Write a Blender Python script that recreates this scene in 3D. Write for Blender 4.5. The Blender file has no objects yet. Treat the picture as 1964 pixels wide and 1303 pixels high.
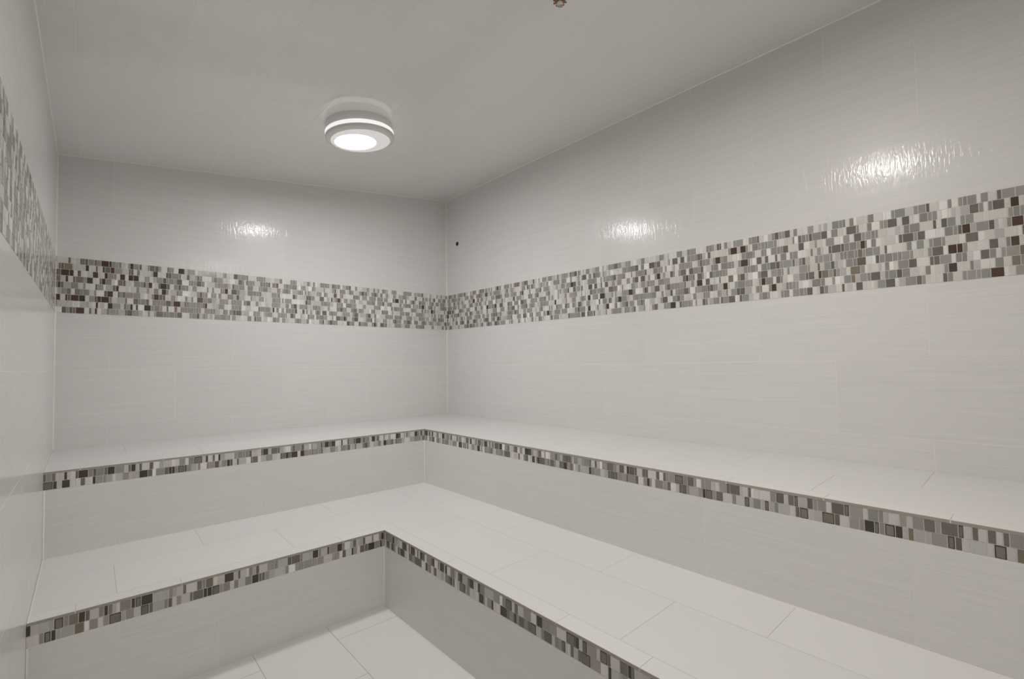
import bpy, bmesh, math, random
from mathutils import Vector, Matrix

random.seed(11)
scn = bpy.context.scene
COL = scn.collection
PI = math.pi

# ------------------------------------------------------------------ room dimensions (metres)
W, L = 2.48836, 3.86                 # width (back wall) and length (right wall)
H, CA, CB = 2.64965, 0.12207, 0.00739  # ceiling slopes down to the left so that drips run off
BT, BB = 1.79412, 1.48912            # mosaic band top / bottom at the far corner
BS, BR = 0.00222, 0.01007            # the band is laid very slightly out of level
WT = -0.0082                         # lean of the left wall
ZU, ZL = 0.74977, 0.36521            # bench heights
DUB, DUR, DLB, DLR = 0.65173, 0.62718, 1.31626, 1.25484
US, LS = 0.01136, 0.00734            # drainage fall of the two benches
EDGE = 0.0086                        # thickness of the seat tile edge
YF = -L + 0.001                      # benches stop against the entrance wall
ROW = 0.0339                         # mosaic row pitch
TH = 0.0004                          # tile face stands this much above the grout


def ceil_z(x, y):
    return H + CA * x + CB * y


# ------------------------------------------------------------------ materials
def new_mat(name):
    m = bpy.data.materials.new(name)
    m.use_nodes = True
    nt = m.node_tree
    b = nt.nodes.get('Principled BSDF')
    return m, nt, b


def srgb(r, g, b):
    f = lambda c: ((c / 255 + 0.055) / 1.055) ** 2.4 if c > 10 else c / 255 / 12.92
    return (f(r), f(g), f(b), 1)


def plain(name, col, rough=0.4, metal=0.0, spec=0.5):
    m, nt, b = new_mat(name)
    b.inputs['Base Color'].default_value = col
    b.inputs['Roughness'].default_value = rough
    b.inputs['Metallic'].default_value = metal
    b.inputs['Specular IOR Level'].default_value = spec
    return m


def tile_mat(name, scale, col, rough=(0.2, 0.34), streak=0.055, wet=0.0, bump=0.12, gloss=(70, 70, 4), film=0.0):
    """Linen-textured porcelain: fine threads along the tile, a faint cross weave, uneven gloss."""
    m, nt, b = new_mat(name)
    N, Lk = nt.nodes, nt.links
    tc = N.new('ShaderNodeTexCoord')
    mp = N.new('ShaderNodeMapping'); mp.inputs['Scale'].default_value = scale
    Lk.new(tc.outputs['Object'], mp.inputs['Vector'])
    geo = N.new('ShaderNodeNewGeometry')
    off = N.new('ShaderNodeVectorMath'); off.operation = 'ADD'
    rnd = N.new('ShaderNodeMath'); rnd.operation = 'MULTIPLY'; rnd.inputs[1].default_value = 37.0
    Lk.new(geo.outputs['Random Per Island'], rnd.inputs[0])
    Lk.new(mp.outputs['Vector'], off.inputs[0]); Lk.new(rnd.outputs[0], off.inputs[1])
    n1 = N.new('ShaderNodeTexNoise'); n1.inputs['Scale'].default_value = 1.0
    n1.inputs['Detail'].default_value = 3.0; n1.inputs['Roughness'].default_value = 0.65
    Lk.new(off.outputs[0], n1.inputs['Vector'])
    # threads that cross the tile, much weaker
    mp2 = N.new('ShaderNodeMapping'); mp2.inputs['Scale'].default_value = (260, 260, 260)
    Lk.new(tc.outputs['Object'], mp2.inputs['Vector'])
    n2 = N.new('ShaderNodeTexNoise'); n2.inputs['Scale'].default_value = 1.0; n2.inputs['Detail'].default_value = 2.0
    Lk.new(mp2.outputs['Vector'], n2.inputs['Vector'])
    mx = N.new('ShaderNodeMath'); mx.operation = 'MULTIPLY_ADD'
    Lk.new(n2.outputs['Fac'], mx.inputs[0]); mx.inputs[1].default_value = 0.2
    Lk.new(n1.outputs['Fac'], mx.inputs[2])
    val = N.new('ShaderNodeMapRange')
    val.inputs['From Min'].default_value = 0.3; val.inputs['From Max'].default_value = 1.05
    val.inputs['To Min'].default_value = 1 - streak; val.inputs['To Max'].default_value = 1 + streak
    Lk.new(mx.outputs[0], val.inputs['Value'])
    tone = N.new('ShaderNodeMapRange')
    tone.inputs['To Min'].default_value = 0.985; tone.inputs['To Max'].default_value = 1.015
    Lk.new(geo.outputs['Random Per Island'], tone.inputs['Value'])
    mul = N.new('ShaderNodeMath'); mul.operation = 'MULTIPLY'
    Lk.new(val.outputs['Result'], mul.inputs[0]); Lk.new(tone.outputs['Result'], mul.inputs[1])
    vm = N.new('ShaderNodeVectorMath'); vm.operation = 'SCALE'
    vm.inputs[0].default_value = col[:3]
    Lk.new(mul.outputs[0], vm.inputs['Scale'])
    Lk.new(vm.outputs[0], b.inputs['Base Color'])
    # gloss: film of condensation that has run down in vertical streaks
    mp3 = N.new('ShaderNodeMapping'); mp3.inputs['Scale'].default_value = gloss
    Lk.new(tc.outputs['Object'], mp3.inputs['Vector'])
    n3 = N.new('ShaderNodeTexNoise'); n3.inputs['Scale'].default_value = 1.0; n3.inputs['Detail'].default_value = 3.0
    Lk.new(mp3.outputs['Vector'], n3.inputs['Vector'])
    rg = N.new('ShaderNodeMapRange')
    rg.inputs['From Min'].default_value = 0.35; rg.inputs['From Max'].default_value = 0.65
    rg.inputs['To Min'].default_value = rough[0]; rg.inputs['To Max'].default_value = rough[1]
    Lk.new(n3.outputs['Fac'], rg.inputs['Value'])
    Lk.new(rg.outputs['Result'], b.inputs['Roughness'])
    bp = N.new('ShaderNodeBump'); bp.inputs['Strength'].default_value = bump; bp.inputs['Distance'].default_value = 0.0004
    if wet > 0:
        ad = N.new('ShaderNodeMath'); ad.operation = 'MULTIPLY_ADD'
        Lk.new(n3.outputs['Fac'], ad.inputs[0]); ad.inputs[1].default_value = wet
        Lk.new(mx.outputs[0], ad.inputs[2])
        Lk.new(ad.outputs[0], bp.inputs['Height'])
    else:
        Lk.new(mx.outputs[0], bp.inputs['Height'])
    Lk.new(bp.outputs['Normal'], b.inputs['Normal'])
    if film > 0:
        # thin film of condensation over the tile, run down into fine vertical trickles
        mp4 = N.new('ShaderNodeMapping'); mp4.inputs['Scale'].default_value = (112, 112, 20)
        Lk.new(tc.outputs['Object'], mp4.inputs['Vector'])
        n4 = N.new('ShaderNodeTexNoise'); n4.inputs['Scale'].default_value = 1.0; n4.inputs['Detail'].default_value = 2.0
        n4.inputs['Distortion'].default_value = 0.6
        Lk.new(mp4.outputs['Vector'], n4.inputs['Vector'])
        b2 = N.new('ShaderNodeBump'); b2.inputs['Strength'].default_value = 1.0; b2.inputs['Distance'].default_value = 0.0009
        Lk.new(n4.outputs['Fac'], b2.inputs['Height'])
        b.inputs['Specular IOR Level'].default_value = 0.25
        b.inputs['Coat Weight'].default_value = film
        b.inputs['Coat Roughness'].default_value = 0.12
        b.inputs['Coat IOR'].default_value = 1.33
        Lk.new(b2.outputs['Normal'], b.inputs['Coat Normal'])
    return m


TILE = (0.738, 0.727, 0.716)
M_WALL = tile_mat('linen_wall_tile', (3, 3, 210), TILE, rough=(0.36, 0.38), wet=0.0, bump=0.07, streak=0.085, film=0.6)
M_TX = tile_mat('linen_tile_across', (3, 330, 30), TILE, rough=(0.30, 0.34), streak=0.025, bump=0.05, gloss=(6, 6, 6))
M_TY = tile_mat('linen_tile_lengthwise', (330, 3, 30), TILE, rough=(0.30, 0.34), streak=0.025, bump=0.05, gloss=(6, 6, 6))
M_CEIL = tile_mat('linen_ceiling_tile', (330, 3, 30), (0.775, 0.765, 0.754), rough=(0.07, 0.10), bump=0.04, streak=0.04, gloss=(6, 6, 6))
M_GROUT = plain('white_grout', (0.81, 0.79, 0.76, 1), 0.8)
M_CAULK = plain('white_caulk', (0.82, 0.80, 0.76, 1), 0.5)
M_GROUT_D = plain('worn_grey_grout', (0.50, 0.475, 0.44, 1), 0.85)
M_MGROUT = plain('mosaic_grout', (0.71, 0.69, 0.645, 1), 0.7)
M_EDGE = plain('raw_tile_edge', (0.36, 0.33, 0.285, 1), 0.55)
M_WHITE = plain('white_plastic', (0.72, 0.72, 0.72, 1), 0.35)
M_GREY = plain('grey_plastic_ring', (0.74, 0.735, 0.725, 1), 0.38)
M_BLACK = plain('black_rubber', (0.008, 0.008, 0.008, 1), 0.6)
M_BRASS = plain('aged_brass', (0.27, 0.13, 0.05, 1), 0.35, 0.8)
M_CHROME = plain('polished_chrome', (0.75, 0.75, 0.74, 1), 0.15, 1.0)


def glass_tile(name, col, rough=0.12):
    """Mosaic piece: tinted glass, slightly cloudy inside."""
    m, nt, b = new_mat(name)
    N, Lk = nt.nodes, nt.links
    tc = N.new('ShaderNodeTexCoord')
    n = N.new('ShaderNodeTexNoise'); n.inputs['Scale'].default_value = 420; n.inputs['Detail'].default_value = 2
    Lk.new(tc.outputs['Object'], n.inputs['Vector'])
    geo = N.new('ShaderNodeNewGeometry')
    r1 = N.new('ShaderNodeMapRange'); r1.inputs['To Min'].default_value = 0.86; r1.inputs['To Max'].default_value = 1.14
    Lk.new(geo.outputs['Random Per Island'], r1.inputs['Value'])
    r2 = N.new('ShaderNodeMapRange'); r2.inputs['From Min'].default_value = 0.3; r2.inputs['From Max'].default_value = 0.7
    r2.inputs['To Min'].default_value = 0.93; r2.inputs['To Max'].default_value = 1.07
    Lk.new(n.outputs['Fac'], r2.inputs['Value'])
    mu = N.new('ShaderNodeMath'); mu.operation = 'MULTIPLY'
    Lk.new(r1.outputs['Result'], mu.inputs[0]); Lk.new(r2.outputs['Result'], mu.inputs[1])
    vm = N.new('ShaderNodeVectorMath'); vm.operation = 'SCALE'; vm.inputs[0].default_value = col[:3]
    Lk.new(mu.outputs[0], vm.inputs['Scale']); Lk.new(vm.outputs[0], b.inputs['Base Color'])
    b.inputs['Roughness'].default_value = rough
    b.inputs['Specular IOR Level'].default_value = 0.35
    return m


#  codes used by the mosaic rows
MOS = {
    'L': glass_tile('mosaic_pale_stone', (0.67, 0.65, 0.622), 0.30),
    'W': glass_tile('mosaic_white_pearl', (0.77, 0.76, 0.745), 0.10),
    'P': glass_tile('mosaic_lilac_grey', (0.515, 0.495, 0.49), 0.2),
    'm': glass_tile('mosaic_mid_grey', (0.315, 0.297, 0.285)),
    'g': glass_tile('mosaic_green_grey', (0.30, 0.31, 0.29)),
    'p': glass_tile('mosaic_mauve_grey', (0.33, 0.295, 0.29)),
    'd': glass_tile('mosaic_dark_grey', (0.17, 0.155, 0.142)),
    'k': glass_tile('mosaic_charcoal', (0.072, 0.062, 0.052)),
    'b': glass_tile('mosaic_brown', (0.09, 0.057, 0.042)),
    'o': glass_tile('mosaic_olive_grey', (0.21, 0.195, 0.165)),
    't': glass_tile('mosaic_tan', (0.225, 0.185, 0.145)),
}
MOS_KEYS = list(MOS)


# ------------------------------------------------------------------ object helpers
def tag(o, label=None, cat=None, group=None, kind=None):
    if label: o['label'] = label
    if cat: o['category'] = cat
    if group: o['group'] = group
    if kind: o['kind'] = kind
    return o


def link_bm(name, bm, mats, parent=None, smooth=False):
    me = bpy.data.meshes.new(name)
    bm.normal_update()
    bm.to_mesh(me); bm.free()
    for m in (mats if isinstance(mats, (list, tuple)) else [mats]):
        me.materials.append(m)
    if smooth:
        for p in me.polygons: p.use_smooth = True
    o = bpy.data.objects.new(name, me)
    COL.objects.link(o)
    if parent is not None:
        o.parent = parent
        o.matrix_parent_inverse = parent.matrix_world.inverted()
    return o


def empty(name, loc=(0, 0, 0)):
    o = bpy.data.objects.new(name, None)
    o.empty_display_size = 0.1
    o.location = loc
    COL.objects.link(o)
    bpy.context.view_layer.update()
    return o


def clip(poly, a, b, c):
    """keep a*u + b*v <= c"""
    out = []
    n = len(poly)
    for i in range(n):
        p, q = poly[i], poly[(i + 1) % n]
        dp, dq = a * p[0] + b * p[1] - c, a * q[0] + b * q[1] - c
        if dp <= 0: out.append(p)
        if (dp < 0 < dq) or (dq < 0 < dp):
            t = dp / (dp - dq)
            out.append((p[0] + t * (q[0] - p[0]), p[1] + t * (q[1] - p[1])))
    return out


def prism(bm, fmap, poly, w0, w1, mi=0, cap0=False, bevel=0.0):
    """polygon in (u, v), raised from w0 to w1 (w1 = visible face)"""
    if len(poly) < 3: return
    lo = [bm.verts.new(fmap(u, v, w0)) for u, v in poly]
    hi = [bm.verts.new(fmap(u, v, w1)) for u, v in poly]
    f = bm.faces.new(hi); f.material_index = mi
    n = len(poly)
    for i in range(n):
        g = bm.faces.new((lo[i], lo[(i + 1) % n], hi[(i + 1) % n], hi[i])); g.material_index = mi
    if cap0:
        g = bm.faces.new(lo[::-1]); g.material_index = mi
    return f


def rect(u0, u1, v0, v1):
    return [(u0, v0), (u1, v0), (u1, v1), (u0, v1)]


def lay(bm, fmap, cells, gap, clips=(), mi=0, fold=None):
    """cells: (u0, u1, v0, v1) tile cells, each shrunk by half the joint"""
    g = gap / 2
    for (u0, u1, v0, v1) in cells:
        if u1 - u0 < 3 * g or v1 - v0 < 3 * g: continue
        poly = rect(u0 + g, u1 - g, v0 + g, v1 - g)
        for c in clips:
            poly = clip(poly, *c)
            if len(poly) < 3: break
        if fold:
            parts = (clip(poly, *fold), clip(poly, -fold[0], -fold[1], -fold[2]))
        else:
            parts = (poly,)
        for q in parts:
            if len(q) >= 3: prism(bm, fmap, q, -TH, 0.0, mi)


def cells(lo, hi, joints):
    e = [lo] + [j for j in sorted(joints) if lo + 0.012 < j < hi - 0.012] + [hi]
    return list(zip(e[:-1], e[1:]))


def series(j, lo, hi, step=0.61):
    n0 = math.ceil((lo - j) / step); out = []
    while j + n0 * step < hi:
        out.append(j + n0 * step); n0 += 1
    return out


# ------------------------------------------------------------------ mosaic
# coloured pieces read along each row, in tenths of a millimetre from the room's far corner, with a colour code
PIECES = {
    ('back', 0): '24895,24974d 24352,24460t 23780,23993t 23655,23753d 23401,23624g 23287,23377t 23115,23262p 22781,23080b 22652,22738k 22481,22619g 22361,22448m 22230,22321m 21856,21951m 21691,21833k 21429,21662p 21321,21400d 20948,21047m 20703,20918d 20527,20669d 20402,20499m 20032,20107d 19896,19992m 19788,19864m 19247,19563k 18953,19097m',
    ('back', 1): '24731,24831d 24614,24700d 24274,24580t 23613,23760b 23248,23341t 22949,23050b 22707,22917d 22527,22674b 22190,22494g 21809,21912d 21692,21781d 21398,21542m 20567,20790k 20073,20160k 19892,20037d 19528,19859g 19414,19511m 18981,19132d 18606,18702m 18479,18579d 18325,18447m',
    ('back', 2): '24739,24960t 24398,24702b 24227,24369b 23930,24075d 23225,23456b 22816,22961b 22562,22776p 22442,22539m 22062,22292b 21694,21917b 21447,21676k 21073,21182m 20945,21047p 20316,20628g 20145,20270d 20022,20097m 19762,19982m 19633,19718m 19369,19604d 19020,19352W 18916,18995m 18782,18873m 18618,18743m 18362,18579d',
    ('back', 3): '24738,24962t 24438,24548b 24151,24254d 23825,24128t 23697,23782g 23441,23670k 23070,23171t 22904,23048b 22651,22865g 22154,22386t 22032,22137d 21366,21670g 21239,21333m 21112,21203d 20994,21086m 20817,20965b 20444,20529d 20113,20397k 19971,20066d 19550,19772g 19412,19509d 19165,19382m 19041,19139m 18598,18836g 18299,18580W',
    ('back', 4): '24847,24970t 24738,24835k 24616,24713t 24034,24334g 23739,23837p 23245,23339d 22998,23224p 22458,22602t 22331,22435b 21407,21558m 21084,21368P 20941,21051p 20514,20741m 20135,20362k 20020,20107p 19646,19931P 19506,19610m 19340,19477m 18466,18599m 18312,18446d',
    ('back', 5): '24486,24706g 24319,24461t 23942,24172t 23838,23929m 23575,23798g 23288,23382g 22961,23254W 22834,22919d 22578,22802b 22280,22374d 22166,22254m 22038,22132d 21695,22005p 21358,21677g 20736,20836m 20490,20713b 20312,20463d 20179,20285d 19678,19917p 19072,19202p 18781,18880p 18266,18582d',
    ('back', 6): '24733,24954b 24449,24543b 24328,24420t 23996,24299b 23742,23960k 23364,23586p 23249,23343d 23085,23225b 22744,23043b 22616,22712m 21957,22051t 21443,21675d 21335,21432m 21088,21299p 20949,21051d 20578,20801g 20402,20551m 20288,20371m 20155,20249m 19898,20127d 19782,19877p 19430,19749b 19139,19229d 18959,19097m 18613,18924m 18366,18578m',
    ('back', 7): '24854,24965d 23201,23304b 22949,23127P 22576,22797k 22234,22550g 21991,22090d 21823,21964g 21694,21790b 21462,21552b 20863,21174k 20696,20844m 20446,20658p 20314,20407m 20016,20111d 19582,19737t 19203,19431p 19087,19173m 18743,19053m 18617,18700m 18494,18573m 18362,18450m',
    ('back', 8): '24234,24370d 24112,24205t 23764,24080b 23475,23574t 23237,23337b 22706,22841p 22441,22673m 22315,22418m 21951,22039d 21706,21925d 21536,21678g 21403,21500m 20905,21004m 20617,20709m 20267,20586t 20088,20232m 19973,20068m 19714,19945p 19597,19689m 19341,19556d 18857,18968m 18604,18834m 18440,18581d',
    ('lob', 0): '24725,24818k 24564,24700P 24317,24538P 24195,24302P 23966,24174F 23845,23950p 23604,23829t 23435,23592k 23319,23423d 23093,23300L 22960,23068p 22848,22941k 22728,22828t 22229,22542p 22116,22220k 21952,22101F 21618,21932k 21383,21598P 21149,21360P 21016,21121m 20903,20988P 20608,20719d 20275,20590L 20106,20256d 19986,20090m 19741,19973t 19365,19604P 19040,19361k 18798,18894d 18592,18776P 18354,18503m 18242,18325P 18115,18216d 17811,18094L 17532,17753m 17402,17504m 17025,17370P 16858,17005d 16504,16836d 16398,16492m 16145,16386P 15977,16132P 15734,15954k 15600,15704m 15341,15572P 15245,15334k 14887,15219p 14653,14869k 14533,14625m 14284,14506W 14142,14237P 13978,14129d 13662,13868P 13532,13628d 13267,13478L 13114,13207p 12838,13091L 12732,12827p 12577,12704k',
    ('lob', 1): '24423,24534m 24257,24411F 24143,24248k 24025,24121P 23697,24014P 23456,23691t 23108,23333p 22823,22972p 22493,22797F 22379,22482P 22140,22359m 21963,22122P 21722,21951F 21605,21703d 21287,21586P 21163,21273m 21037,21148d 20756,20913m 20498,20734P 20397,20495d 20059,20377d 19938,20039k 19780,19921k 19524,19747F 19399,19498m 19161,19385p 18864,19029m 18640,18840P 18386,18629m 18133,18360k 18017,18112d 17902,18001d 17723,17887m 17289,17692P 17118,17226P 16976,17082m 16600,16707m 16352,16587m 15998,16335g 15899,15991m 15781,15874p 15490,15735m 15111,15450L 15042,15111m 14777,15010p 14479,14640d 14115,14209k 13937,14086m 13573,13798d 13394,13535d 13064,13369k 12784,13031m 12681,12781k 12577,12652m',
    ('lor', 0): '27557,27815P 27473,27557d 27352,27451k 27091,27329d 26781,27078L 26669,26781d 26417,26650F 26291,26394P 25937,26275p 25769,25919F 25634,25760L 25482,25624k 25130,25449F 24731,25130L 24402,24706m 24217,24394p 24099,24181p 23835,24062k 23568,23828L 23339,23549m 23218,23294m 22934,23209L 22772,22905d 22312,22621F 22132,22279m 21748,21979m 21639,21712m 21269,21614P 21114,21239P 20852,21072m 20706,20826k 20441,20557P 20200,20410k 20071,20150d 19711,20054P 19563,19694k 19417,19507d 18899,19204p 18644,18897L 18513,18636k 18380,18452d 18125,18345k 17989,18061d 17585,17701k 17457,17546d 17095,17432p 16709,16922d 16542,16651k 16296,16391d 15726,16095b 15547,15647d 15283,15368d 14946,15234k 14234,14669P 14033,14159k 13404,13978m 13291,13403m',
    ('lor', 1): '26801,27069P 26695,26794k 26426,26695L 26179,26411p 26059,26166m 25715,26049F 25590,25689d 25418,25555P 25293,25397d 24942,25088F 24812,24920m 24649,24789m 24518,24633P 24171,24492d 24048,24131m 23809,24019P 23540,23761F 23409,23485d 23246,23392m 22977,23217d 22863,22954m 22729,22816k 22480,22697m 22357,22439d 22008,22324k 21519,21616k 21275,21487m 21034,21123m 20773,20986k 19988,20192g 19853,19927d 19517,19807F 19366,19444P 19091,19173k 18912,19015k 18785,18872d 18515,18776m 17666,17865d 17353,17443m 17136,17328m 17004,17095k 16600,16694m 16432,16557d 16106,16389d 15820,16077m 15561,15790d 15063,15175d 14814,15030k 14600,14774m 14512,14583d 14121,14211m 13995,14103d 13886,13966k 13365,13683d',
    ('right', 0): '34794,35030m 34469,34760m 34349,34444d 34136,34341L 33948,34098m 33846,33948W 33596,33825m 33479,33577m 33361,33466m 33185,33354L 33071,33178m 32461,32569d 32231,32454m 32094,32217m 31847,32070P 31521,31846g 31411,31521m 30852,31145W 30649,30814m 30022,30175m 29777,29886g 29653,29759m 29401,29631g 29006,29088W 28474,28710m 27904,28066m 27546,27769d 27421,27517m 27294,27380m 27115,27253d 26990,27089m 26636,26834W 26332,26443d 26093,26308p 25955,26047m 25696,25883W 25358,25667g 25223,25322m 24771,24929g 24526,24624d 24395,24525d 24151,24246m 23977,24109p 23847,23935m 23189,23279m 22941,23144m 22798,22890m 22194,22512g 21285,21426m 21149,21265m 19971,20205m 19413,19647W 19026,19260m 18901,19004m 18465,18600m 18347,18442m 18080,18294d 17959,18050m 17826,17917m 17643,17796m 16779,16957m 16618,16765m 15876,16180m 15353,15440m 15216,15337m 14902,15130d',
    ('right', 1): '34665,34875b 34232,34529d 34116,34216m 34011,34096L 33884,33982m 33643,33854d 32893,33073W 32624,32773m 32500,32605m 32256,32487m 32088,32233W 31965,32088L 31733,31957d 31279,31585d 31159,31256m 31037,31142m 30776,31017L 30612,30773m 30250,30352m 29902,30223d 29359,29600m 29217,29292W 28984,29217d 28641,28952p 28514,28612d 28394,28480m 28221,28360m 28086,28190d 27861,27939m 27835,27861d 27063,27201p 26807,27029g 26684,26776m 26506,26652m 26371,26461m 26116,26347p 25813,25910m 25549,25779b 25075,25397b 24960,25061m 23911,24067d 23523,23612d 23347,23493d 23227,23326m 22979,23192m 22788,22924m 22398,22627d 21926,22238d 21675,21788m 20976,21195d 20838,20939m 20486,20812d 19951,20157m 19551,19778d 19193,19513m 19063,19154m 18949,19041m 18788,18892m 18660,18777m 17213,17306m 16911,17011m 16642,16871m 16467,16595d 16100,16316m 15600,15919d 15516,15600m 15193,15294m',
    ('right', 2): '34879,35011p 34721,34856g 34596,34703p 33520,33745m 33391,33492m 33038,33275g 32869,33021d 32635,32736d 31955,32261m 31776,31934m 30867,30973g 30743,30849m 30551,30725m 30419,30551p 30157,30374d 29782,30008m 29676,29761W 29144,29462m 28719,28823m 28086,28308d 27448,27676d 27327,27415m 27200,27297m 26938,27166p 26644,26744m 26507,26608m 26135,26221m 25780,26102p 25604,25741g 24684,24911p 24561,24655m 24297,24517k 24175,24261m 23793,24019m 23606,23756m 23489,23568d 23370,23459m 22959,23060m 22629,22928p 22453,22592m 22312,22421m 21469,21577m 21010,21337p 20745,20956m 20221,20308k 20065,20185m 19712,20013p 19585,19675m 19268,19353p 18634,18871m 18376,18593m 18299,18376m 17983,18217d 17851,17929m 17729,17808m 17472,17699m 17279,17409m 17035,17128m 16633,16748m 16309,16587m 16144,16274m 16012,16129m 15199,15423m 14815,15043d',
    ('right', 3): '34671,34957b 34554,34650m 34113,34261d 33788,34096m 33424,33647b 33309,33402d 33190,33296m 32951,33176m 32176,32405d 32065,32169m 31730,32041d 31608,31719d 30893,31062W 30730,30890m 30534,30587d 30365,30534b 30239,30338m 29985,30208p 29813,29960m 29690,29795d 29354,29668d 29234,29327d 28805,28955m 28550,28655m 27838,28052m 27727,27838m 27339,27587p 27100,27206d 26661,26815d 26285,26522d 25891,25991m 25549,25866k 25428,25513m 25112,25230m 24938,25080m 24588,24900p 24196,24439p 24082,24159m 23502,23661d 23397,23482m 23119,23353m 22875,23089d 22387,22706d 22266,22360m 21953,22053m 21776,21924d 21346,21477m 20956,21176k 20829,20919m 20399,20541m 19915,20208d 19521,19759d 19365,19494m 19089,19186m 18958,19073m 18273,18590m 17884,18112p 17364,17604d 17070,17164d 16541,16771d 16070,16383d 15479,15599d 15121,15394m',
    ('right', 4): '34488,34804L 34247,34444P 34000,34244L 33838,33983W 33503,33808d 32858,32963m 32615,32837m 32499,32597m 32138,32355g 31842,31999m 31148,31242t 30778,31011m 30526,30753g 30435,30526m 30266,30412t 30150,30249m 29901,30122m 29775,29873m 29648,29746m 29278,29378m 29020,29247m 28851,28993m 28715,28827m 28205,28353d 28083,28195m 27826,27924t 27773,27826m 27433,27741g 27303,27392m 27129,27274d 26875,27095d 26744,26832m 26492,26701g 26240,26334m 25984,26207m 25854,25937m 25679,25820m 24802,24899m 24624,24783m 24489,24595g 24275,24489g 24153,24239m 23980,24112d 23595,23683m 23325,23547d 23084,23175d 22816,23039m 22692,22770k 22508,22651d 21660,21752m 21395,21626p 21039,21344m 20714,20815m 20474,20677m 20333,20419m 19938,20198m 19400,19529m 19277,19373m 18615,18697p 17953,18281m 17814,17911d 17650,17790d 17237,17342m 17030,17205m 16872,16985m 16763,16845m 16487,16698m 16357,16440m 16193,16322d 15470,15556m 14799,15110m',
    ('right', 5): '34625,34835b 34508,34607m 34100,34328d 33795,34086W 33548,33762L 33422,33532m 33264,33406b 33021,33244b 32896,33004W 32578,32880d 32455,32559m 31927,32035m 31682,31906m 31556,31660m 31392,31540m 31150,31366m 30976,31126m 30854,30953d 30225,30537d 30092,30198m 29846,30067p 29296,29441d 29050,29265g 28800,28904t 28415,28524m 28080,28393m 27596,27699m 27351,27451m 27173,27314m 26912,27143m 26452,26767d 26326,26415m 25504,25730d 25379,25469m 24930,25172t 24472,24546d 24200,24280P 23762,23987d 23290,23593k 22977,23140m 22593,22675d 22321,22551p 22205,22289m 22015,22171m 21766,21976m 21566,21721d 21460,21536m 20799,21118d 20272,20381d 20165,20272k 20047,20119m 19474,19547m 19363,19464m 19082,19308k 18957,19043m 18606,18929m 18112,18219m 17866,17950m 17334,17395m 16970,17289k 16671,16817m 16400,16625m 16006,16222k 15699,15838m 15462,15670m',
    ('right', 6): '34825,34996d 34500,34802m 34382,34482m 34263,34374L 34096,34249m 33867,34076d 33677,33838W 33525,33658L 33384,33485m 33219,33371m 33106,33213L 32783,33096m 32614,32759d 32497,32592d 32125,32466L 31881,32115d 31553,31867p 31140,31285m 30334,30490m 29991,30311t 29627,29856P 29495,29594m 29377,29477d 29205,29347m 28950,29178t 28823,28919k 28443,28678d 28331,28421d 28072,28313m 27304,27408m 27122,27271d 26660,26991p 26474,26624b 26357,26446m 25974,26078m 25714,25940m 25359,25675m 25234,25319m 24659,24886b 24276,24371m 24155,24240m 23972,24114d 23853,23940d 23503,23815p 23304,23464m 23184,23288m 22810,22901m 22537,22774d 22184,22500m 22066,22161m 21756,21904d 21442,21692P 21214,21361m 20578,20889m 20437,20540m 20256,20388m 20118,20200m 20000,20093m 19903,19975m 19756,19877m 19492,19703m 19370,19455m 18873,18948m 18568,18834m 18334,18556k 18085,18299m 17796,17875m 17632,17772d 17169,17485m 16873,16967d 15878,16194m 15440,15546m 15179,15390d 14960,15056P',
    ('right', 7): '34620,34835t 34218,34434m 33585,33687m 33250,33569L 33011,33234k 32889,33003m 32361,32518m 31673,31909m 31500,31648d 31254,31482g 31128,31245m 30673,30990d 30548,30655m 30305,30495p 30007,30155t 29757,29982g 29328,29439p 28908,29063m 28569,28880m 27937,28046m 27780,27914m 27642,27733m 27523,27618m 26901,27128b 26792,26871m 26400,26497m 26219,26363m 25482,25712d 25313,25442d 25045,25268g 24802,24889m 24497,24577m 24364,24449m 23750,23975m 23624,23721m 23248,23569P 23063,23192m 22321,22555m 22143,22268d 21886,22090g 21280,21590d 21150,21244m 20017,20153m 19893,19976d 19637,19857m 19103,19429m 18835,19041d 18720,18807m 18605,18692m 18147,18242d 18046,18135m 17427,17653b 17334,17408m 16737,16863m 16002,16218k 15567,15774m 15445,15551m 15295,15415m',
    ('right', 8): '34702,34969m 34434,34557L 34098,34401b 33855,34070g 33737,33844m 33496,33725m 33373,33483m 33127,33357L 32972,33117m 32844,32958d 32254,32359m 32090,32247d 31748,32076m 31139,31445d 30879,31113g 30164,30397d 30044,30123W 29837,30044P 29665,29770d 29169,29468P 29022,29135m 28850,29002d 28359,28583d 28231,28337m 28057,28209m 27797,28026m 27418,27656m 27300,27393m 26735,26835m 26480,26704m 26355,26444m 25573,25892g 25440,25542d 24915,25234d 24651,24864m 24520,24613d 24264,24452m 24142,24228m 23917,24089P 23716,23849m 23566,23664d 23177,23277m 22936,23027m 22764,22890m 22417,22709g 22286,22384d 21746,22064k 21488,21712g 21355,21448m 20752,20979d 20614,20721m 20061,20170m 19740,20033P 19390,19535d 19279,19363m 18912,19117m 18757,18873m 18321,18538m 18203,18280m 17929,18156m 17827,17905m 17387,17491m 16452,16567d 16073,16373p 15947,16045d 15437,15759d 15163,15359m 15031,15119m 14766,14994m',
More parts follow.
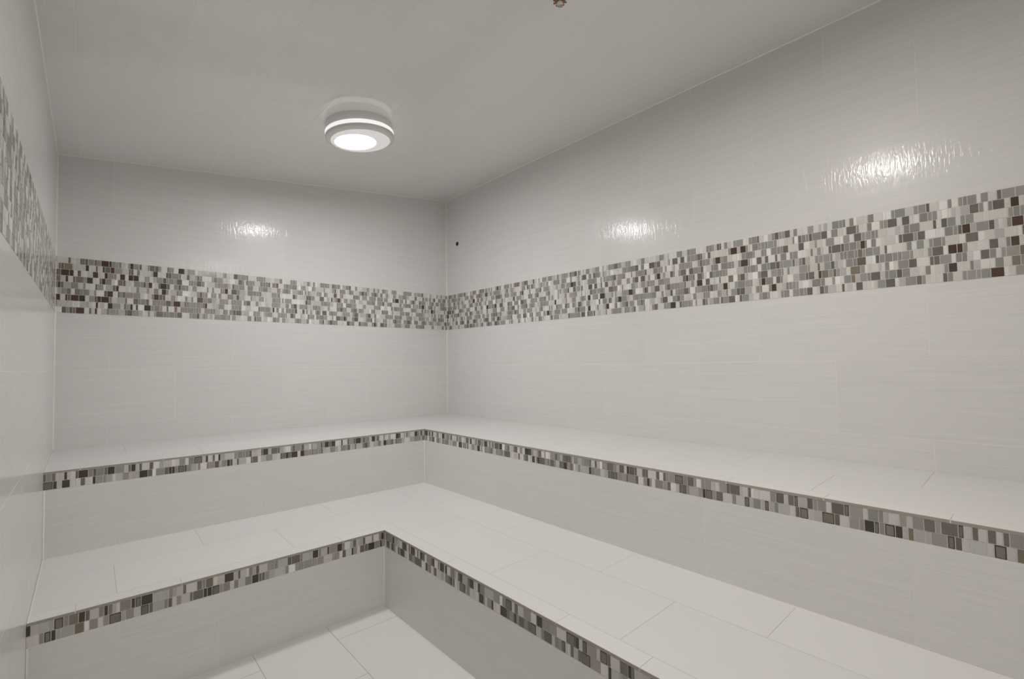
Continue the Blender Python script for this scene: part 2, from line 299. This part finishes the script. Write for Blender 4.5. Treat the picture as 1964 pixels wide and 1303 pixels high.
    ('upb', 0): '24781,24883d 24609,24750m 24485,24587t 24122,24223b 23771,23862d 23444,23753b 23282,23426p 23164,23249d 22907,23143m 22791,22882d 22541,22769k 22203,22515g 21958,22063d 21793,21943k 21563,21665d 21133,21284d 20904,21119W 20430,20740P 19878,20122m 19507,19734g 19162,19478F 19014,19123P 18913,19011k 18616,18718d 18370,18467k 18182,18363P 17593,17747m 17353,17560m 17227,17323m 17054,17197m 16916,17016d 16655,16838P 16371,16459d 16110,16347k 15640,15962d 15515,15612d 15303,15473P 14868,14945m 14697,14837d 14368,14660m 14221,14322d 13937,14174P 13721,13825p 13289,13524g 13163,13263d 13054,13137m 12795,13017k 12669,12760d 12415,12640k 11969,12062k 11550,11684d 11299,11501m 11163,11249d 10815,11130k 10711,10788m 10534,10656d 10264,10493m 9879,10112k 9764,9854m 9601,9738d 9216,9307m 8805,8887m 8195,8432k 8086,8174k 7746,7823m 7560,7665d 6830,7043k 6678,6786m 6429,6613d',
    ('upb', 1): '24562,24871F 24442,24546k 24288,24426P 24031,24256k 23542,23692d 23191,23294b 22944,23170g 22820,22919m 22617,22786P 22034,22260p 21337,21656k 21166,21317d 20700,21030g 20538,20679d 20406,20516k 20288,20386k 20170,20269m 19915,20138F 19791,19885d 19620,19761p 19417,19576P 19243,19342m 18865,18964m 18623,18839p 18425,18581d 18325,18425P 18072,18290m 17935,18045k 17813,17910d 17522,17627d 17186,17495P 16881,16967d 16617,16846d 16228,16466P 15890,16206g 15343,15492d 15224,15316d 15040,15191k 14919,15018d 14572,14883k 14191,14420b 13941,14170p 13819,13908m 13648,13780m 13389,13615m 13267,13355m 13147,13238d 12414,12740m 11771,12093g 11682,11750m 11489,11627d 11122,11205d 10773,11076P 10607,10694d 10362,10580d 10236,10324m 9466,9692m 9086,9308k 8825,9037m 8723,8805d 8590,8684d 8426,8521m 8311,8387d 7982,8260p 7809,7919P 7289,7376m 7071,7244P 6721,7012p 6584,6677m 6264,6470m',
    ('upr', 0): '34441,34713m 34327,34424d 34209,34320L 34047,34200d 33883,34035P 33762,33870d 33602,33753P 33495,33583F 33151,33477d 33038,33144m 32795,33027d 32552,32784m 32431,32537P 32264,32421m 32025,32247P 31904,32006P 31785,31890m 31526,31767m 31418,31516L 31068,31390p 30939,31041F 30600,30917d 30466,30587L 30221,30455m 30101,30212m 29929,30085d 29673,29913P 29554,29657F 29372,29533d 29252,29358P 28999,29241d 28818,28982m 28483,28803L 28090,28197d 27818,27908P 27456,27793d 27338,27442F 27070,27320m 26777,26933P 26519,26749m 26381,26496m 26091,26194m 25837,26067d 25654,25809p 25307,25622F 25037,25271m 24910,25016p 24790,24882d 24467,24622d 23991,24094d 23818,23966d 23565,23764P 23435,23524d 23174,23402d 23050,23137k 22919,23012L 22663,22876d 22519,22626P 22360,22498m 22005,22322d 21735,21966m 21439,21618P 21320,21421d 21010,21107d 20682,20983g 20546,20646m 20301,20520P 20043,20247m 19896,19981m 19747,19887d 19473,19697d 19348,19450d 18976,19170m 18852,18942d 18503,18798m 18101,18179m 17673,17876d 17564,17644m 17284,17532P 17122,17236m 16977,17076k 16644,16947k 16251,16453m 15955,16048d 15841,15928d 15720,15790m 15389,15700P 15262,15351d 15010,15208m 14558,14776k 14435,14528m 14114,14397d 13923,14037d 13573,13747m 13408,13493d 13169,13362k 12804,13094m 12669,12749d 12545,12625d 12274,12480m 11784,11940k 11348,11629d 10606,10897m 10376,10510d 9659,9864d 9208,9567m 8711,8979k 8047,8298m 7442,7646d 7093,7273d 6847,6974d 6571,6810k',
    ('upr', 1): '34554,34712t 34387,34538P 34154,34371F 34037,34140P 33714,34021P 33560,33692P 33426,33536d 33270,33415F 32937,33253m 32814,32926P 32575,32794P 32449,32557t 32333,32436P 32163,32322k 31920,32146F 31793,31903m 31680,31785F 31433,31665k 31309,31421m 31056,31302m 30819,31026L 30677,30785d 30338,30657F 30092,30316P 29960,30064P 29711,29942F 29581,29690d 29421,29561L 29072,29390P 28939,29050m 28772,28920P 28639,28749F 28510,28639P 28255,28494m 28138,28238P 27965,28113F 27680,27920P 27534,27656m 27203,27509L 26938,27177d 26814,26909p 26552,26789F 26427,26533k 26250,26406p 25913,26225P 25781,25882m 25603,25758F 25474,25577d 25348,25447P 25115,25331L 24960,25057d 24774,24952p 24419,24744m 24168,24264p 24035,24144k 23865,24016m 23622,23809L 23479,23570d 23125,23448m 23011,23086d 22818,22966m 22566,22785m 22440,22525d 22180,22400d 22058,22137d 21879,22023P 21635,21849P 21280,21612g 21102,21251m 20975,21062k 20812,20944P 20458,20784P 20312,20424m 19955,20040m 19820,19906d 19630,19784p 19390,19607k 19256,19336d 19130,19218d 18876,19074P 18758,18834m 18496,18733d 18348,18434d 18109,18306m 17743,18066d 17572,17690k 17463,17544m 17195,17403k 16683,16891d 16545,16645m 16126,16245d 15768,16004P 15362,15462d 15220,15327d 15076,15166d 14949,15022d 14601,14876m 14335,14577m 14222,14297m 13820,13916d 13646,13780m 13311,13605m 13191,13269m 12868,12988m 12490,12755k 12292,12430P 11951,12202m 11475,11602d 11166,11405m 11032,11139m 10738,10937k 10579,10688k 10305,10433P 9917,10250g 9595,9703P 9253,9490m 8957,9222m 8757,8875k 8044,8396m 7465,7774d 7143,7376m 6651,6862m 6554,6610L',
}


def unpack(txt):
    out = []
    for t in txt.split():
        a, b = t[:-1].split(',')
        out.append((-int(b) / 1e4, -int(a) / 1e4, t[-1]))
    return sorted(out)


ROWS = {k: unpack(v) for k, v in PIECES.items()}

WIDTHS = [(0.0100, 5), (0.0120, 4), (0.0165, 4), (0.0185, 2), (0.0240, 4), (0.0330, 3)]


def rand_w(rng):
    return rng.choices([w for w, _ in WIDTHS], [k for _, k in WIDTHS])[0]


def fill(rng, a, b, codes, wts):
    """break the stretch a..b into pieces"""
    out = []; u = a
    while b - u > 0.004:
        w = rand_w(rng)
        if b - u - w < 0.008: w = b - u
        if w > 0.038: w = (b - u) / 2
        out.append((u, u + w, rng.choices(codes, wts)[0])); u += w
    return out


def row_pieces(rng, u0, u1, given):
    """given: read-off coloured pieces (a, b, code); what lies between them is pale"""
    out = []; u = u0
    if given:
        lo, hi = given[0][0], given[-1][1]
        if lo - u0 > 0.06: out += free_row(rng, u0, lo); u = lo
        for a, b, c in given:
            a, b = max(a, u0), min(b, u1)
            if b - a < 0.003: continue
            if a - u > 0.006: out += fill(rng, u, a, 'LWP', (8, 2, 2))
            else: a = u
            out.append((a, b, c)); u = b
        if u1 - u > 0.06: out += free_row(rng, u, u1)
        elif u1 - u > 0.004: out += fill(rng, u, u1, 'LWP', (8, 2, 2))
        return out
    return free_row(rng, u0, u1)


def free_row(rng, u0, u1):
    out = []; u = u0; dark = rng.random() < 0.5
    while u1 - u > 0.004:
        n = rng.choice((1, 1, 2, 2, 3, 4)) if not dark else rng.choice((1, 1, 2, 2, 3, 3, 4))
        for _ in range(n):
            w = rand_w(rng)
            if u1 - u - w < 0.008: w = u1 - u
            c = rng.choices('mgpdktb', (36, 14, 14, 11, 2, 4, 1))[0] if dark else rng.choices('LWP', (8, 2, 2))[0]
            out.append((u, u + w, c)); u += w
            if u1 - u <= 0.004: break
        dark = not dark
    return out


def mosaic(bm, fmap, u0, u1, vtop, nrows, key, clips=()):
    rng = random.Random(key)
    prism(bm, fmap, rect(u0, u1, vtop - nrows * ROW, vtop), -0.004, -0.0009, len(MOS_KEYS))
    for r in range(nrows):
        v1 = vtop - r * ROW; v0 = v1 - ROW
        for a, b, c in row_pieces(rng, u0, u1, ROWS.get((key, r), [])):
            g = 0.0011
            if b - a < 0.005: continue
            q = 'k' if c == 'F' else c
            n = 2 if (b - a > 0.042 and q in 'LPW') else 1
            for i in range(n):
                a1, b1 = a + (b - a) * i / n, a + (b - a) * (i + 1) / n
                prism(bm, fmap, rect(a1 + g, b1 - g, v0 + g, v1 - g), -0.0012, 0.0002, MOS_KEYS.index(q))
            if c == 'F':
                h = min(0.0036, (b - a) * 0.24)
                prism(bm, fmap, rect(a + h, b - h, v0 + 0.0030, v1 - 0.0040), 0.0, 0.00035, MOS_KEYS.index('o'))


MOS_MATS = [MOS[k] for k in MOS_KEYS] + [M_MGROUT]

# ------------------------------------------------------------------ walls
GAP = 0.0019
ZC = [0.0, 0.262, 0.567, 0.868, 1.171, BB]      # courses below the band
ZA = [BT, 2.103, 2.408, 2.713]                  # courses above


def wall(name, label, fmap, fband, u0, u1, ctop, jA, jB, key, sl, c0, m_tile=M_WALL, band=True):
    """ctop: (a, b, c) half-plane of the ceiling line in (u, v)"""
    bm = bmesh.new()
    prism(bm, fmap, clip(rect(u0 - 0.0, u1 + 0.0, 0.0, 2.8), *ctop), -0.12, -TH, 1, cap0=True)
    g = 0.0022
    inset = (ctop[0], ctop[1], ctop[2] - 0.003)
    lo_c = (-1, 0, -(u0 + g)); hi_c = (1, 0, u1 - g)
    cl = []
    zc = ZC[:-1] + [BB + 0.02]
    za = [BT - 0.06] + ZA[1:]
    for i in range(len(zc) - 1):
        js = jA if i % 2 == 0 else jB
        for a, b in cells(u0, u1, series(js, u0, u1)): cl.append((a, b, zc[i], zc[i + 1]))
    lay(bm, fmap, cl, GAP, (inset, lo_c, hi_c, (-sl, 1, BB + c0 - 0.001)))
    cl = []
    for i in range(len(za) - 1):
        js = jB if i % 2 == 0 else jA
        for a, b in cells(u0, u1, series(js, u0, u1)): cl.append((a, b, za[i], za[i + 1]))
    lay(bm, fmap, cl, GAP, (inset, lo_c, hi_c, (sl, -1, -(BT + c0) - 0.001)))
    o = link_bm(name, bm, [m_tile, M_GROUT])
    tag(o, label, 'wall', kind='structure')
    if band:
        bm = bmesh.new()
        mosaic(bm, fband, u0 + 0.001, u1 - 0.001, BT, 9, key)
        b = link_bm('mosaic_band', bm, MOS_MATS, o)
        tag(b, 'band of grey, white and brown mosaic pieces')
    return o


wb = wall('wall_back', 'white tiled back wall facing the camera with a mosaic band, between two side walls',
     lambda u, v, w: (u, -w, v), lambda u, v, w: (u, -w - 0.0012, v + BS * u),
     -W - 0.012, 0.0, (-CA, 1.0, H), -1.657, -1.960, 'back', BS, 0.0)
wr = wall('wall_right', 'long white tiled wall on the right with a mosaic band and black hole',
     lambda u, v, w: (-w, u, v), lambda u, v, w: (-w - 0.0012, u, v + BR * u),
     -L, 0.0, (-CB, 1.0, H), -2.626, -2.932, 'right', BR, 0.0)
wl = wall('wall_left', 'white tiled wall close to the camera on the left with a mosaic band',
     lambda u, v, w: (-W + WT * (v - 1) + w, u, v),
     lambda u, v, w: (-W + WT * (v - 1) + w + 0.0012, u, v - BS * W + BR * u),
     -L, 0.0, (-CB, 1.0, H - CA * W), -2.70, -3.0, 'left', BR, -BS * W)
wall('wall_front', 'white tiled entrance wall behind the camera',
     lambda u, v, w: (u, -L + w, v), lambda u, v, w: (u, -L + w + 0.0012, v + BS * u - BR * L),
     -W - 0.012, 0.0, (-CA, 1.0, H - CB * L), -1.657, -1.960, 'front', BS, -BR * L)

# white caulk beads in the corners of the room
def bead(bm, p, q, da, db, r=0.0045):
    """triangular bead from p to q filling the corner between directions da and db"""
    p, q, da, db = Vector(p), Vector(q), Vector(da) * r, Vector(db) * r
    a = [bm.verts.new(p + o) for o in (Vector((0, 0, 0)), da, db)]
    c = [bm.verts.new(q + o) for o in (Vector((0, 0, 0)), da, db)]
    for i in range(3): bm.faces.new((a[i], a[(i + 1) % 3], c[(i + 1) % 3], c[i]))
    bm.faces.new(a[::-1]); bm.faces.new(c)


def wall_x(z): return -W + WT * (z - 1)


def bead_part(parent, runs):
    for r in runs:
        bm = bmesh.new()
        bead(bm, *r)
        link_bm('caulk_line', bm, M_CAULK, parent)


zr, zl_, zf, zg = ceil_z(0, 0), ceil_z(-W, 0), ceil_z(0, -L), ceil_z(-W, -L)
bead_part(wb, [((0, 0, ZU + 0.002), (0, 0, zr), (-1, 0, 0), (0, -1, 0)),
               ((wall_x(ZU), 0, ZU + 0.002), (wall_x(zl_), 0, zl_), (1, 0, 0), (0, -1, 0)),
               ((wall_x(zl_), 0, zl_), (0, 0, zr), (0, 0, -1), (0, -1, 0))])
bead_part(wr, [((0, 0, zr), (0, -L, zf), (0, 0, -1), (-1, 0, 0))])
bead_part(wl, [((wall_x(zl_), 0, zl_), (wall_x(zg), -L, zg), (0, 0, -1), (1, 0, 0))])

# ------------------------------------------------------------------ ceiling and floor
fm = lambda u, v, w: (u, v, ceil_z(u, v) - w)
bm = bmesh.new()
X0 = -W - 0.012
prism(bm, fm, rect(X0, 0, -L, 0), -0.1, -TH, 1, cap0=True)
cl = []
xs = [X0, -2.407, -2.110, -1.808, -1.505, -1.202, -0.900, -0.598, -0.298, 0]
for i in range(len(xs) - 1):
    js = series(-2.07 if i % 2 == 0 else -1.755, -L, 0)
    for a, b in cells(-L, 0, js): cl.append((xs[i], xs[i + 1], a, b))
lay(bm, fm, cl, 0.0026, ((-1, 0, -(X0 + 0.003)), (1, 0, -0.003), (0, 1, -0.003)))
tag(link_bm('ceiling', bm, [M_CEIL, M_GROUT]), 'sloping pale grey tiled ceiling', 'ceiling', kind='structure')

fm = lambda u, v, w: (u, v, w)
bm = bmesh.new()
prism(bm, fm, rect(X0, 0, -L, 0), -0.1, -TH, 1, cap0=True)
cl = []
xs = [X0, -2.435, -2.135, -1.833, -1.535, -1.245, -0.94, -0.635, -0.33, 0]
for i in range(len(xs) - 1):
    js = series(-1.445 if i % 2 == 0 else -1.745, -L, 0)
    for a, b in cells(-L, 0, js): cl.append((xs[i], xs[i + 1], a, b))
lay(bm, fm, cl, 0.0032)
tag(link_bm('floor', bm, [M_TY, M_GROUT_D]), 'white tiled floor with grey grout lines inside the bench corner', 'floor', kind='structure')


# ------------------------------------------------------------------ benches
def bench(name, label, near, far, ztop, fall, z0, joints):
    """near = (x depth, y depth) where the seat begins, far = where its nose is"""
    nx, ny = near; fx, fy = far
    root = empty(name, (-fx, -fy, 0))
    tag(root, label, 'bench', 'stepped tiled benches')

    def top(x, y):
        t = min((-x - nx) / (fx - nx), (-y - ny) / (fy - ny))
        return ztop + fall[0] + (fall[1] - fall[0]) * max(0, min(1, t))

    zn = ztop + fall[1]
    # --- seat: L-shaped slab with its tiles
    bm = bmesh.new()
    lx = lambda u, z: max(u, -W + WT * (z - 1) + 0.0004)
    fs = lambda u, v, w: (lx(u, ztop - 0.02), min(v, -0.001), top(u, v) + w) if u < -0.001 else (-0.001, min(v, -0.001), top(u, v) + w)
    bx0 = -W
    e = 0.004
    fold = (1 / (fx - nx), -1 / (fy - ny), -nx / (fx - nx) + ny / (fy - ny))
    for r in (rect(bx0, -fx, -fy + e, -ny), rect(-fx + e, -nx, YF, -fy), rect(-fx, -nx, -fy + e, -ny)):
        for q in (clip(r, *fold), clip(r, -fold[0], -fold[1], -fold[2])):
            prism(bm, fs, q, -EDGE, -TH, 1, cap0=True)
    edge = ((-1, 0, W - (0.011 if nx else 0.008)), (1, 0, -nx - 0.0045), (0, 1, -ny - 0.0045))
    cols, rows = joints
    ca, ra = [], []
    for (x0, x1, js) in cols:                              # right run, lengthwise along y
        y_hi = -ny if x1 > -fx + 0.08 else -fy + 0.066
        for a, b in cells(YF, y_hi, js): ca.append((x0, x1, a, b))
    for (y0, y1, js) in rows:                              # back run, lengthwise along x
        x_hi = -fx + 0.0674
        for a, b in cells(-W, x_hi, js): ra.append((a, b, y0, y1))
    # mitre the two nosing strips
    mit = (1, -1, -fx + fy)
    lay(bm, fs, [c for c in ca if not c[0] < -fx + 0.001], 0.0016, edge, 0, fold)
    nos_c = [c for c in ca if c[0] < -fx + 0.001]
    lay(bm, fs, nos_c, 0.0016, edge + ((-1, 1, fx - fy - 0.0008),), 0, fold)
    lay(bm, fs, [c for c in ra if not c[2] < -fy + 0.001], 0.0016, edge, 2, fold)
    lay(bm, fs, [c for c in ra if c[2] < -fy + 0.001], 0.0016, edge + ((1, -1, -fx + fy - 0.0008),), 2, fold)
    for r in (rect(-W, -nx, -ny - 0.0045, -ny), rect(-nx - 0.0045, -nx, YF, -ny - 0.0045), rect(-W, -W + 0.011 if nx else -W + 0.008, -fy, -ny)):
        for q in (clip(r, *fold), clip(r, -fold[0], -fold[1], -fold[2])):
            prism(bm, fs, q, -TH, 0.0004, 3)
    link_bm('seat', bm, [M_TY, M_GROUT_D, M_TX, M_CAULK], root)
    # --- raw tile edge along the nose
    bm = bmesh.new()
    fb = lambda u, v, w: (lx(u, v), -fy - w, v)
    fr = lambda u, v, w: (-fx - w, u, v)
    g = 0.0014
    jb = [j for j in rows[-1][2]]; jr = [j for j in cols[-1][2]]
    for a, b in cells(-W, -fx, jb):
        prism(bm, fb, rect(a + g, b - (0 if b > -fx - 0.001 else g), zn - EDGE + 0.0004, zn - 0.0002), -e, 0.0006, 0, cap0=True)
    for a, b in cells(YF, -fy, jr):
        prism(bm, fr, rect(a + g, b - (0 if b > -fy - 0.001 else g), zn - EDGE + 0.0004, zn - 0.0002), -e, 0.0006, 0, cap0=True)
    prism(bm, fb, rect(-W, -fx, zn - EDGE, zn - 0.001), -e, -0.0003, 1)
    prism(bm, fr, rect(YF, -fy, zn - EDGE, zn - 0.001), -e, -0.0003, 1)
    tag(link_bm('edge_trim', bm, [M_EDGE, M_GROUT], root), 'thin brownish raw tile edge under the seat')
    # --- mosaic strips and front panels of both runs
    zs = zn - EDGE
    zb = zs - 2 * ROW
    for fmap, lo, hi, run in ((fb, -W, -fx, 'b'), (fr, YF, -fy, 'r')):
        bm = bmesh.new()
        mosaic(bm, fmap, lo + 0.001, hi - 0.001, zs, 2, name[:2] + run)
        tag(link_bm('mosaic_strip', bm, MOS_MATS, root), 'two rows of grey mosaic pieces')
        bm = bmesh.new()
        prism(bm, fmap, rect(lo, hi, 0.0, zs), -0.08, -0.004, 1, cap0=True)
        prism(bm, fmap, rect(lo, hi, 0.0, zb), -0.004, -TH, 1)
        js = joints_front[(name_key, run)]
        cl = [(a, b, z0, zb) for a, b in cells(lo, hi, js)]
        lay(bm, fmap, cl, 0.0018, ((1, 0, hi - 0.0015), (-1, 0, -(lo + 0.003)), (0, -1, -(z0 + 0.0025))), 0)
        link_bm('front_panel', bm, [M_WALL, M_GROUT], root)
    zq = z0 + 0.003
    bead_part(root, [((-fx, -fy, zq), (-fx, -fy, zb), (-1, 0, 0), (0, -1, 0), 0.004),
                     ((wall_x(zq) + 0.0005, -fy, zq), (wall_x(zb) + 0.0005, -fy, zb), (1, 0, 0), (0, -1, 0), 0.0055)])
    return root


joints_front = {
    ('up', 'b'): [-2.245, -1.641, -1.035], ('up', 'r'): [-1.416, -2.026, -2.645, -3.248],
    ('lo', 'b'): [-2.255, -1.953, -1.355], ('lo', 'r'): [-1.752, -2.365, -2.97, -3.58],
}
name_key = 'up'
bench('upper_bench', 'upper L-shaped white tiled bench running along the back and right walls',
      (0, 0), (DUR, DUB), ZU, (0.0, -US), ZL + LS - 0.001,
      ([(-0.285, 0, [-0.81, -1.42, -2.03, -2.635, -3.232]),
        (-0.561, -0.285, [-1.15, -1.76, -2.378, -2.985, -3.6]),
        (-0.627, -0.561, [-1.20, -1.81, -2.423, -2.734, -3.04, -3.335])],
       [(-0.30, 0, [-2.2, -1.59, -0.98]), (-0.586, -0.30, [-1.9, -1.29]),
        (-0.65173, -0.586, [-2.371, -2.076, -1.649, -1.04])]))
name_key = 'lo'
bench('lower_bench', 'lower L-shaped white tiled bench in front of the upper one, its nose nearest the floor',
      (DUR, DUB), (DLR, DLB), ZL, (LS, 0.0), 0.0,
      ([(-0.877, -DUR, [-1.13, -1.74, -2.345, -2.951, -3.56]),
        (-1.188, -0.877, [-1.44, -2.055, -2.662, -3.27]),
        (-DLR, -1.188, [-1.852, -2.468, -2.772, -3.38])],
       [(-0.93, -DUB, [-1.946, -1.336]), (-1.249, -0.93, [-2.26, -1.652]),
        (-DLB, -1.249, [-2.369, -2.075, -1.46])]))


# ------------------------------------------------------------------ ceiling lights
def lathe(bm, prof, seg=72, mi=0, cap_lo=False, cap_hi=False):
    rings = []
    for r, z in prof:
        rings.append([bm.verts.new((r * math.cos(2 * PI * k / seg), r * math.sin(2 * PI * k / seg), z)) for k in range(seg)])
    for a, b in zip(rings[:-1], rings[1:]):
        for k in range(seg):
            f = bm.faces.new((a[k], a[(k + 1) % seg], b[(k + 1) % seg], b[k])); f.material_index = mi
    if cap_lo:
        f = bm.faces.new(rings[0]); f.material_index = mi
    if cap_hi:
        f = bm.faces.new(rings[-1][::-1]); f.material_index = mi


def emit_plain(name, col, strength, base):
    m, nt, b = new_mat(name)
    b.inputs['Base Color'].default_value = base
    b.inputs['Roughness'].default_value = 0.3
    b.inputs['Emission Color'].default_value = col
    b.inputs['Emission Strength'].default_value = strength
    return m


LAMP = 46.0
M_GLOW = emit_plain('lit_ring_glass', (1, 0.99, 0.98, 1), 0.20, (0.8, 0.8, 0.8, 1))
M_LENSRIM = emit_plain('frosted_lens_rim', (1, 0.99, 0.97, 1), 0.10, (0.75, 0.75, 0.75, 1))


def lens_mat(tint):
    m, nt, b = new_mat('lit_frosted_lens')
    N, Lk = nt.nodes, nt.links
    tc = N.new('ShaderNodeTexCoord')
    mp = N.new('ShaderNodeMapping'); mp.inputs['Location'].default_value = (0.021, -0.019, 0)
    Lk.new(tc.outputs['Object'], mp.inputs['Vector'])
    sp = N.new('ShaderNodeSeparateXYZ'); Lk.new(mp.outputs['Vector'], sp.inputs[0])
    cb = N.new('ShaderNodeCombineXYZ'); Lk.new(sp.outputs['X'], cb.inputs['X']); Lk.new(sp.outputs['Y'], cb.inputs['Y'])
    ln = N.new('ShaderNodeVectorMath'); ln.operation = 'LENGTH'; Lk.new(cb.outputs[0], ln.inputs[0])
    mr = N.new('ShaderNodeMapRange'); mr.interpolation_type = 'SMOOTHSTEP'
    mr.inputs['From Min'].default_value = 0.075; mr.inputs['From Max'].default_value = 0.110
    mr.inputs['To Min'].default_value = LAMP; mr.inputs['To Max'].default_value = 0.085
    Lk.new(ln.outputs['Value'], mr.inputs['Value'])
    Lk.new(mr.outputs['Result'], b.inputs['Emission Strength'])
    b.inputs['Emission Color'].default_value = tint
    b.inputs['Base Color'].default_value = (0.8, 0.8, 0.8, 1)
    b.inputs['Roughness'].default_value = 0.25
    return m


def ceiling_light(loc, label):
    root = empty('ceiling_light', loc)
    root.rotation_euler = Vector((0, 0, 1)).rotation_difference(Vector((-CA, -CB, 1))).to_euler()
    k_r = 0.892
    tag(root, label, 'light', 'round ceiling lights')
    def part(name, prof, m, mi=0, **k):
        bm = bmesh.new(); lathe(bm, [(r * k_r, z) for r, z in prof], **k)
        o = link_bm(name, bm, m, None, True); o.parent = root
        return o
    part('base', [(0.190, 0.03), (0.190, -0.036), (0.186, -0.044)], M_GREY)
    part('glow_ring', [(0.186, -0.044), (0.199, -0.0445), (0.200, -0.047), (0.200, -0.064), (0.198, -0.0655), (0.19, -0.0655)], M_GLOW)
    part('bezel', [(0.190, -0.0650), (0.2000, -0.0650), (0.2008, -0.068), (0.2005, -0.077), (0.196, -0.0825), (0.186, -0.0865), (0.1755, -0.0885), (0.1728, -0.0885), (0.1728, -0.0865)], M_GREY)
    lens = part('lens', [(0.1730, -0.0880), (0.1690, -0.0915), (0.1665, -0.0915)], M_LENSRIM)
    bm = bmesh.new(); lathe(bm, [(r * k_r, z) for r, z in ((0.1665, -0.0915), (0.12, -0.0925), (0.07, -0.0932), (0.02, -0.0934))], cap_hi=True)
    d = link_bm('diffuser', bm, lens_mat_shared, None, True); d.parent = lens
    tag(d, 'glowing frosted disc')
    return root


lens_mat_shared = lens_mat((0.985, 0.992, 0.99, 1))
lens_mat_warm = lens_mat((1.0, 0.962, 0.90, 1))
LX, LY = -1.2887, -1.0916
lamp = ceiling_light((LX, LY, ceil_z(LX, LY)), 'round white ceiling light glowing above the benches, the only one in view')


def copy_tree(o, parent=None):
    c = o.copy(); COL.objects.link(c); c.parent = parent
    for ch in list(o.children): copy_tree(ch, c)
    return c


LX2, LY2 = -1.31, -2.93
l2 = copy_tree(lamp)
l2.location = (LX2, LY2, ceil_z(LX2, LY2))
for ch in l2.children_recursive:
    if ch.name.startswith('diffuser'):
        ch.data = ch.data.copy(); ch.data.materials[0] = lens_mat_warm
l2['label'] = 'second round ceiling light over the entrance, seen only as glints on the glossy walls'

# ------------------------------------------------------------------ small fittings
# black port on the right wall near the far corner
PX, PY, PZ = 0.0, -0.167, 2.229
bm = bmesh.new()
lathe(bm, [(0.0005, 0.0008), (0.0130, 0.0008), (0.0140, 0.0010), (0.0145, 0.0012), (0.0175, 0.0018), (0.0182, 0.0012), (0.0182, -0.004)], seg=32)
o = link_bm('pipe_opening', bm, M_BLACK, None, True)
o.matrix_world = Matrix.Translation((PX, PY, PZ)) @ Matrix.Rotation(-PI / 2, 4, 'Y')
tag(o, 'small black round pipe opening high on the right wall near the far corner', 'pipe opening')

# sprinkler
SX, SY = -1.135, -2.426
root = empty('sprinkler', (SX, SY, ceil_z(SX, SY)))
tag(root, 'brass ceiling sprinkler with a chrome tip, cut by the top edge of the photo', 'sprinkler')


def spart(name, prof, m, seg=32, **k):
    bm = bmesh.new(); lathe(bm, prof, seg=seg, **k)
    o = link_bm(name, bm, m, None, True); o.parent = root
    return o


SZ = -0.020
spart('escutcheon', [(0.038, 0.012), (0.038, -0.002), (0.030, -0.008), (0.012, -0.010)], M_CHROME)
spart('body', [(0.010, -0.004), (0.010, -0.010), (0.0075, -0.012), (0.0075, -0.018)], M_BRASS, cap_hi=True)
for s in (-1, 1):
    bm = bmesh.new()
    pts = [(0.009 * s, -0.010), (0.016 * s, -0.016), (0.016 * s, -0.028), (0.006 * s, -0.038)]
    prev = None
    for x, z in pts:
        ring = [bm.verts.new((x + 0.0022 * math.cos(a), 0.0032 * math.sin(a), z)) for a in [2 * PI * k / 10 for k in range(10)]]
        if prev:
            for k in range(10): bm.faces.new((prev[k], prev[(k + 1) % 10], ring[(k + 1) % 10], ring[k]))
        prev = ring
    o = link_bm('frame_arm', bm, M_BRASS, None, True); o.parent = root
bm = bmesh.new()                                           # toothed deflector
N_T = 10
top_v, bot_v = [], []
for k in range(N_T * 4):
    a = 2 * PI * k / (N_T * 4)
    r = 0.0245 if k % 4 in (0, 1) else 0.0150
    top_v.append(bm.verts.new((r * math.cos(a), r * math.sin(a), -0.0370)))
    bot_v.append(bm.verts.new((r * math.cos(a), r * math.sin(a), -0.0400)))
n = len(top_v)
bm.faces.new(top_v); bm.faces.new(bot_v[::-1])
for k in range(n): bm.faces.new((top_v[k], top_v[(k + 1) % n], bot_v[(k + 1) % n], bot_v[k]))
o = link_bm('deflector', bm, M_BRASS, None); o.parent = root
spart('tip', [(0.0115, -0.0400), (0.0118, -0.049), (0.0105, -0.0535), (0.006, -0.0555)], M_CHROME, cap_hi=True)

# ------------------------------------------------------------------ world, camera
w = bpy.data.worlds.new('dim_surroundings'); scn.world = w; w.use_nodes = True
w.node_tree.nodes['Background'].inputs['Color'].default_value = (0.05, 0.05, 0.05, 1)

F_PX, PPX, PPY = 905.90194, 7.98649, 10.99358
yaw, pitch, roll = 0.73417, 0.04254, -0.01331
Fv = Vector((math.sin(yaw) * math.cos(pitch), math.cos(yaw) * math.cos(pitch), math.sin(pitch)))
R0 = Vector((math.cos(yaw), -math.sin(yaw), 0)); U0 = R0.cross(Fv)
Rv = R0 * math.cos(roll) + U0 * math.sin(roll)
Uv = -R0 * math.sin(roll) + U0 * math.cos(roll)
cam = bpy.data.cameras.new('camera')
cam.sensor_fit = 'HORIZONTAL'; cam.sensor_width = 36
cam.lens = F_PX / 1964 * 36
cam.shift_x = -PPX / 1964; cam.shift_y = PPY / 1964
cam.clip_start = 0.01
co = bpy.data.objects.new('camera', cam); COL.objects.link(co)
co.matrix_world = Matrix(((Rv.x, Uv.x, -Fv.x, -2.34767), (Rv.y, Uv.y, -Fv.y, -3.51396), (Rv.z, Uv.z, -Fv.z, 1.16842), (0, 0, 0, 1)))
scn.camera = co

vs = scn.view_settings
vs.view_transform = 'Standard'; vs.look = 'None'; vs.gamma = 1; vs.use_curve_mapping = False
vs.exposure = 1.72
try:
    scn.cycles.max_bounces = 16; scn.cycles.diffuse_bounces = 10
except Exception:
    pass
